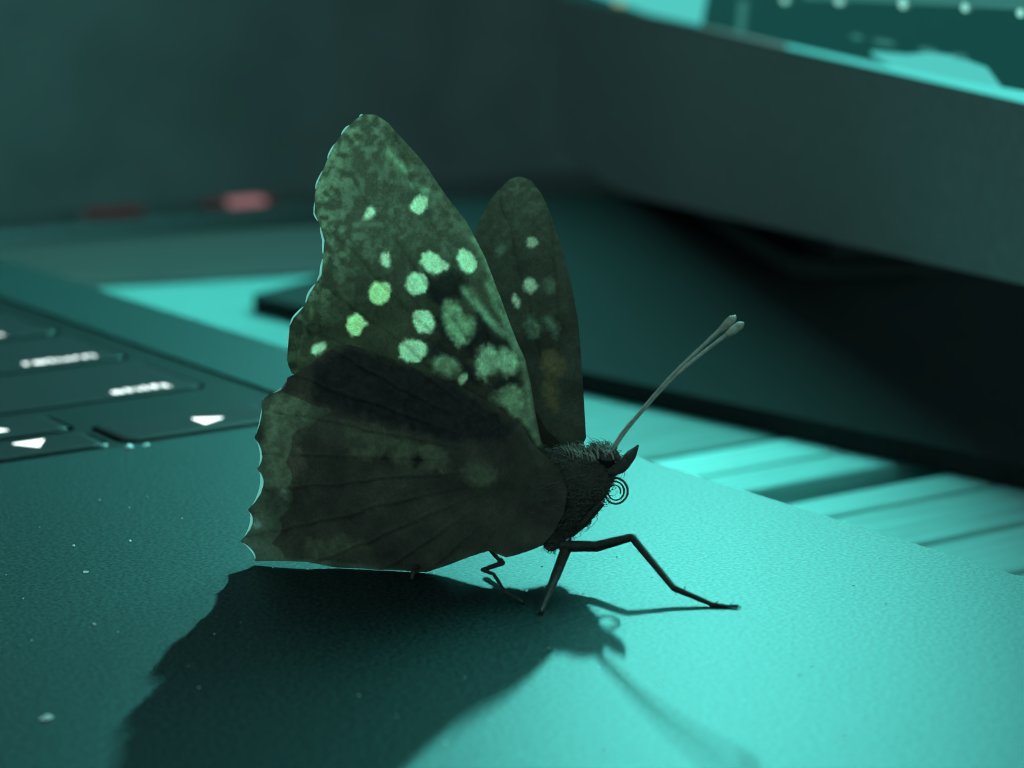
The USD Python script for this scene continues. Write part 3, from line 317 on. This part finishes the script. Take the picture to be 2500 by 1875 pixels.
# ---------------------------------------------------------------- butterfly
H0 = np.array(DATA['H0']); HX = np.array([.7, -.714, 0]); HX /= np.linalg.norm(HX); NX = np.array([HX[1], -HX[0], 0]); UP = np.array([0, 0, 1.])
bf = thing('butterfly', (-14, -97, 0), 'brown butterfly with pale green wing spots standing on the laptop palm rest', 'butterfly')
def at(s, z, n=0.0):
    p = H0 + HX * s + NX * n; return np.array([p[0], p[1], z])
def chain(segs):
    """Smooth skin over spheres (s, z, n, r)."""
    out = m3.Manifold()
    for ch in segs:
        sp = [m3.Manifold.sphere(r, 20).translate(at(s, z, n)) for s, z, n, r in ch]
        for a, b in zip(sp, sp[1:]): out += m3.Manifold.batch_hull([a, b])
    m = out.refine_to_length(.3).to_mesh(); t = trimesh.Trimesh(m.vert_properties[:, :3], m.tri_verts)
    trimesh.smoothing.filter_taubin(t, iterations=14)
    v = np.array(t.vertices); k = (v - H0) @ NX; t.vertices = v - NX * (k * .3)[:, None]; return t
body = chain([[(-.75, 8.5, 0, 1.15), (-1.9, 7.6, 0, 1.7), (-3.3, 6.9, 0, 2.4), (-4.6, 6.3, 0, 2.45), (-6.4, 5.9, -.5, 1.55), (-9, 5.2, -.9, 1.4), (-13, 4.2, -1.0, 1.25), (-17, 3.1, -1.0, .8), (-18.6, 2.7, -1.0, .4)],
              [(-2.0, 6.6, 0, 1.5), (-3.3, 4.9, 0, 1.7), (-4.3, 3.3, 0, 1.1)], [(-3.3, 4.9, 0, 1.7), (-5.0, 4.2, 0, 1.6)], [(-4.2, 3.2, .4, .9), (-4.7, 2.3, 1.4, .5)]])
v = np.array(body.vertices); body.vertices = v + body.vertex_normals * ((meshkit.fbm(v * 1.6, 3, 2)[:, None] - .5) * .5)
obj('body', body, 'body', bf, smooth=True)
for sgn in (1, -1):
    e = trimesh.creation.icosphere(3, .62); e.vertices = e.vertices * [1, 1, 1.1] + at(-.55, 8.7, .56 * sgn)
    obj('eye', e, 'eye', bf, smooth=True)
    obj('palp', tube([at(-.5, 7.9, .35 * sgn), at(.35, 8.1, .4 * sgn), at(1.1, 8.9, .35 * sgn), at(1.6, 9.62, .3 * sgn)], [.5, .48, .38, .06], 10, 14), 'body', bf, smooth=True)
obj('proboscis', tube(DATA['prob'], np.linspace(.095, .05, len(DATA['prob'])), 8), 'trunk', bf, smooth=True)
for a in DATA['ant']:
    st = obj('antenna', tube(a, [.13, .12, .11, .12, .13, .17], 8, 40), 'antenna', bf, smooth=True)
    p, d = np.array(a[-1]), np.array(a[-1]) - np.array(a[-2]); d /= np.linalg.norm(d)
    obj('club', tube([p - d * 1.0, p - d * .3, p + d * .3, p + d * .55], [.17, .30, .28, .08], 10, 16), 'club', st, smooth=True)
LG = DATA['legs']
RAD = {'front': [.42, .40, .30, .24, .17, .12], 'mid': [.42, .36, .17], 'rear': [.25, .2, .15, .13, .12, .1], 'back': [.3, .2, .12], 'tuck': [.3, .3, .12]}
for k in ('front', 'mid', 'rear', 'back', 'tuck'):
    pts = LG[k]; r = (RAD[k] + [.1] * 9)[:len(pts)]
    P2, R2 = [], []
    for i in range(len(pts) - 1):                      # straight segments with short rounded joints
        for t in (0, .04, .3, .7, .96): P2.append(np.array(pts[i]) * (1 - t) + np.array(pts[i + 1]) * t); R2.append(r[i] * (1 - t) + r[i + 1] * t)
    P2.append(np.array(pts[-1])); R2.append(r[-1])
    P2 = np.array(P2); P2[:, 2] = np.maximum(P2[:, 2], np.array(R2) * .9)
    lg = obj('leg', tube(P2, R2, 8), 'leg', bf, smooth=True)
    spines = []
    rg = np.random.default_rng(4)
    for i in range(1, len(P2) - 1):
        if k in ('front', 'mid') and i > 5:
            for _ in range(3):
                d = rg.standard_normal(3) * .6 + (P2[i + 1] - P2[i - 1]) / np.linalg.norm(P2[i + 1] - P2[i - 1]); d /= np.linalg.norm(d)
                q = P2[i] + (P2[i + 1] - P2[i]) * rg.random(); spines.append(tube([q, q + d * .28, q + d * .5], [.035, .025, .006], 4))
    if spines: obj('spines', cat_(spines), 'leg', lg, kind='stuff')
    if k == 'front':
        q = P2[-1]; obj('claw', cat_([tube([q, q + [.45, -.25, .05], q + [.8, -.1, -.02]], [.1, .08, .04], 6), tube([q, q + [.3, -.5, .05], q + [.62, -.62, -.02]], [.1, .08, .04], 6)]), 'leg', lg)

# wings: flat coordinates (a along the body, b upwards) in millimetres on leaning planes
def plane(key):
    r, a = DATA['frames'][key]; a = math.radians(a); u = UP * math.cos(a) + NX * math.sin(a)
    return np.array(r), u, np.cross(HX, u)
COL = {'b': (.98, .85, .64), 'y': (.99, .84, .54), 'p': (.99, .79, .62), 'd': (.54, .53, .37), 'D': (.70, .69, .50), 'q': (.36, .34, .25), 'o': (.36, .22, .13),
       'm': (.34, .30, .21), 'r': (.33, .26, .20), 'x': (.105, .095, .085), 'k': (.09, .08, .065), 'K': (.085, .078, .066), 'w': (.42, .36, .33)}
def smoothmask(P, poly, edge=.22):
    pg = Polygon(poly).buffer(0); pt = shapely.points(P); d = shapely.distance(pt, pg.boundary); d = np.where(shapely.contains(pg, pt), d, -d)
    return np.clip(.5 + d / (2 * edge), 0, 1)
def wing(key, poly, base, patches, veins, apex=None, camber=.5, name='forewing', flip=None, step=.14, edge=.16, gain=1.0, vein_c=(.50, .49, .36)):
    r, u, nn = plane(key)
    pg = Polygon(poly).buffer(0)
    x0, y0, x1, y1 = pg.bounds
    bd = np.array([pg.exterior.interpolate(t).coords[0] for t in np.arange(0, pg.length, step)])
    gx, gy = np.meshgrid(np.arange(x0, x1, step), np.arange(y0, y1, step)); g = np.c_[gx.ravel(), gy.ravel()]
    g = g + np.random.default_rng(3).uniform(-.03, .03, g.shape)
    inner = pg.buffer(-step * .55); shapely.prepare(inner); g = g[shapely.contains_xy(inner, g[:, 0], g[:, 1])]
    P = np.vstack([bd, g]); T = Delaunay(P).simplices; c = P[T].mean(1); shapely.prepare(pg); T = T[shapely.contains_xy(pg, c[:, 0], c[:, 1])]
    P3 = np.c_[P, np.zeros(len(P))]
    n1 = meshkit.fbm(P3 * .55, 4, 4); n2 = meshkit.fbm(P3 * 2.2, 3, 9); n3 = meshkit.noise(P3 * 7, 5)
    warp = np.c_[meshkit.fbm(P3 * 1.7, 3, 21) - .5, meshkit.fbm(P3 * 1.7, 3, 33) - .5] * .3 + np.c_[meshkit.noise(P3 * 5, 1) - .5, meshkit.noise(P3 * 5, 2) - .5] * .15
    Q = P + warp
    col = np.array(base)[None] * (.45 + 1.1 * n1)[:, None]
    if apex:
        w = np.clip((P[:, 1] - apex[0]) / apex[1], 0, 1)[:, None]; mott = np.clip((n2 - .42) / .3, 0, 1)[:, None]
        col = col * (1 - w) + w * (np.array((.255, .215, .16)) + mott * np.array((.11, .105, .085)))
        edgeband = np.clip(1 - shapely.distance(shapely.points(P), LineString(DATA['FO'])) / 3.2, 0, 1)[:, None] if key == 'F' else 0
        col = col + edgeband * np.clip((n2 - .40) / .25, 0, 1)[:, None] * np.array((.14, .125, .09))
    for kind, pp in patches:
        soft = {'b': .10, 'y': .10, 'p': .13, 'w': .1}.get(kind, .28)
        mk = smoothmask(Q if soft < .25 else P + warp * 1.9, pp, soft)[:, None]
        cc = np.array(COL[kind])[None] * (.62 + .76 * (n2 if soft > .25 else .5 + .35 * (n2 - .5)))[:, None]
        col = col * (1 - mk) + cc * mk
    h = np.zeros(len(P))
    for vv in veins:
        d = shapely.distance(shapely.points(P), LineString(vv)); w = np.exp(-(d / .27) ** 2)
        col = col * (1 - .75 * w[:, None]) + np.array(vein_c) * .75 * w[:, None] * (.6 + .8 * n2[:, None]); h += .07 * w
    # faint radiating veins
    dirs = np.arctan2(P[:, 1], P[:, 0]); rad = np.hypot(P[:, 0], P[:, 1])
    ray = np.abs(((dirs * 6.5 + .25 * n1) % 1) - .5); w = np.exp(-(ray * rad / 6.5 / .1) ** 2) * np.clip((rad - 5) / 6, 0, 1)
    h += .11 * w; col = col * (1 - .2 * w[:, None])
    col = np.clip(col * (.86 + .28 * n3[:, None]) * gain, 0, .97)
    t = np.clip(rad / 28, 0, 1)
    off = camber * (np.sin(t * 2.6) * .6) + .5 * (meshkit.fbm(P3 * .16, 2, 7) - .5) + h
    W = r + P[:, :1] * HX + P[:, 1:] * u + off[:, None] * nn * (-1 if flip else 1)
    W[:, 2] = np.maximum(W[:, 2], .04)
    o = obj(name, trimesh.Trimesh(W, T, process=False), 'wing', bf, smooth=True)
    UsdGeom.PrimvarsAPI(UsdGeom.Mesh(o)).CreatePrimvar('wing_color', Sdf.ValueTypeNames.Color3fArray, 'vertex').Set(Vt.Vec3fArray.FromNumpy(col.astype(np.float32)))
    def lift(q):
        q = np.array(q, float); rad = np.hypot(q[:, 0], q[:, 1]); q3 = np.c_[q, np.zeros(len(q))]; t = np.clip(rad / 28, 0, 1)
        of = camber * (np.sin(t * 2.6) * .6) + .5 * (meshkit.fbm(q3 * .16, 2, 7) - .5)
        w_ = r + q[:, :1] * HX + q[:, 1:] * u + of[:, None] * nn * (-1 if flip else 1); w_[:, 2] = np.maximum(w_[:, 2], .05); return w_
    return o, lift
def ribbon(lift, a, b):
    va, vb = lift(a), lift(b); n = len(va); V = np.vstack([va, vb])
    F = [f for i in range(n - 1) for f in ((i, i + 1, n + i + 1), (i, n + i + 1, n + i))]
    return trimesh.Trimesh(V, F, process=False)
fore, lift = wing('F', DATA['F'], (.165, .135, .095), DATA['S'], DATA['V'], apex=(9.5, 7.0))
fo = LineString(DATA['FO']); rng = np.random.default_rng(2)
cen = np.array(DATA['F']).mean(0)
def side(line, d0, d1, wd, n=12):
    ts = np.linspace(d0, d1, n); a = np.array([line.interpolate(t).coords[0] for t in ts]); tg = np.gradient(a, axis=0); tg /= np.linalg.norm(tg, axis=1, keepdims=True)
    nr = np.c_[-tg[:, 1], tg[:, 0]]; nr *= np.sign(((a - cen) * nr).sum(1))[:, None]
    return a - nr * .03, a + nr * (wd * .7 * np.sin(np.linspace(0.12, math.pi - .12, n)) ** .6)[:, None]
segs = [(.1, 1.3, 0.17), (1.7, 3.4, 0.19), (3.8, 5.3, 0.22), (5.6, 7.3, 0.23), (7.7, 9.7, 0.23), (10.2, 11.6, 0.14), (12.6, 14.0, 0.14), (15.0, 16.2, 0.16), (17, 17.9, 0.16), (18.9, 19.7, 0.14)]
obj('fringe', cat_([ribbon(lift, *side(fo, a, min(b, fo.length - .05), w)) for a, b, w in segs if a < fo.length - .3]), 'fringe', fore)
hw, liftH = wing('H', DATA['H'], (.22, .18, .145), DATA['HP'], [], name='hindwing', camber=.35)
T_, Mi = np.array(DATA['HT']), np.array(DATA['HM']); rib = []
for a, m_, b in zip(T_, Mi, T_[1:]):
    t = np.linspace(.1, .9, 12)[:, None]; c = 2 * m_ - .5 * a - .5 * b
    inn = (1 - t) ** 2 * a + 2 * t * (1 - t) * c + t * t * b; ch = a * (1 - t) + b * t
    k_ = .36 * np.sin(np.linspace(.2, math.pi - .2, 12))[:, None] ** .5
    rib.append(ribbon(liftH, inn + (inn - ch) * .08, inn * (1 - k_) + ch * k_))
obj('fringe', cat_(rib), 'fringe', hw)
far_, _ = wing('X', DATA['X'], (.15, .125, .095), DATA['SX'], [], name='forewing', flip=True, gain=.9, apex=(14, 12))
# far hindwing: the near one mirrored, folded close behind the body
hp = np.array(DATA['H']) * [.9, .86]
DATA['frames']['Y'] = [(np.array(DATA['frames']['H'][0]) - NX * 2.6 + UP * .5 - NX * 1.2).tolist(), -9]
wing('Y', hp.tolist(), (.13, .1, .08), [], [], name='hindwing', flip=True, camber=.3, step=.3)

# short hairs on head and thorax
rng = np.random.default_rng(8)
pt, fi = trimesh.sample.sample_surface(body, 5200, seed=4)
nm = body.face_normals[fi]; s_ = (pt - H0) @ HX; keep = s_ > -7.0; pt, nm = pt[keep], nm[keep]
ln = rng.uniform(.15, .5, len(pt)) * np.where(rng.random(len(pt)) < .16, 2.4, 1.0); tipd = .55 * nm + .3 * rng.standard_normal(nm.shape) - HX * .75
tipd /= np.linalg.norm(tipd, axis=1, keepdims=True)
mid = pt + nm * (ln * .5)[:, None]; tip = pt + tipd * ln[:, None]
cv = UsdGeom.BasisCurves.Define(stage, str(bf.GetPath()) + '/fur'); cv.CreateTypeAttr('linear')
cp = np.stack([pt - nm * .1, mid, tip], 1).reshape(-1, 3); o = ORIGIN[str(bf.GetPath())]
cv.CreatePointsAttr(Vt.Vec3fArray.FromNumpy(((cp - o) * MM).astype(np.float32))); cv.CreateCurveVertexCountsAttr(Vt.IntArray([3] * len(pt)))
cv.CreateWidthsAttr(Vt.FloatArray.FromNumpy((np.tile([.05, .04, .012], len(pt)) * MM).astype(np.float32))); cv.SetWidthsInterpolation('vertex')
UsdShade.MaterialBindingAPI.Apply(cv.GetPrim()).Bind(MAT['fur']); tag(cv, kind='stuff')
# pale tufts on the crown and the collar
rg = np.random.default_rng(6); tufts = []
for _ in range(120):
    s0 = rg.uniform(-3.4, .1); n0 = rg.uniform(-.6, 1.1); z0 = 9.0 - .1 * abs(n0) + (.25 if s0 > -1.2 else .05 * (s0 + 3)); l_ = rg.uniform(.5, 1.1)
    p = at(s0, z0 - .35, n0); tufts.append(tube([p, p + UP * l_ * .55 - HX * .1, p + UP * l_ - HX * rg.uniform(.1, .6) + NX * rg.uniform(-.2, .2)], [.05, .04, .01], 4))
obj('pale_fur', cat_(tufts), 'club', bf, kind='stuff')
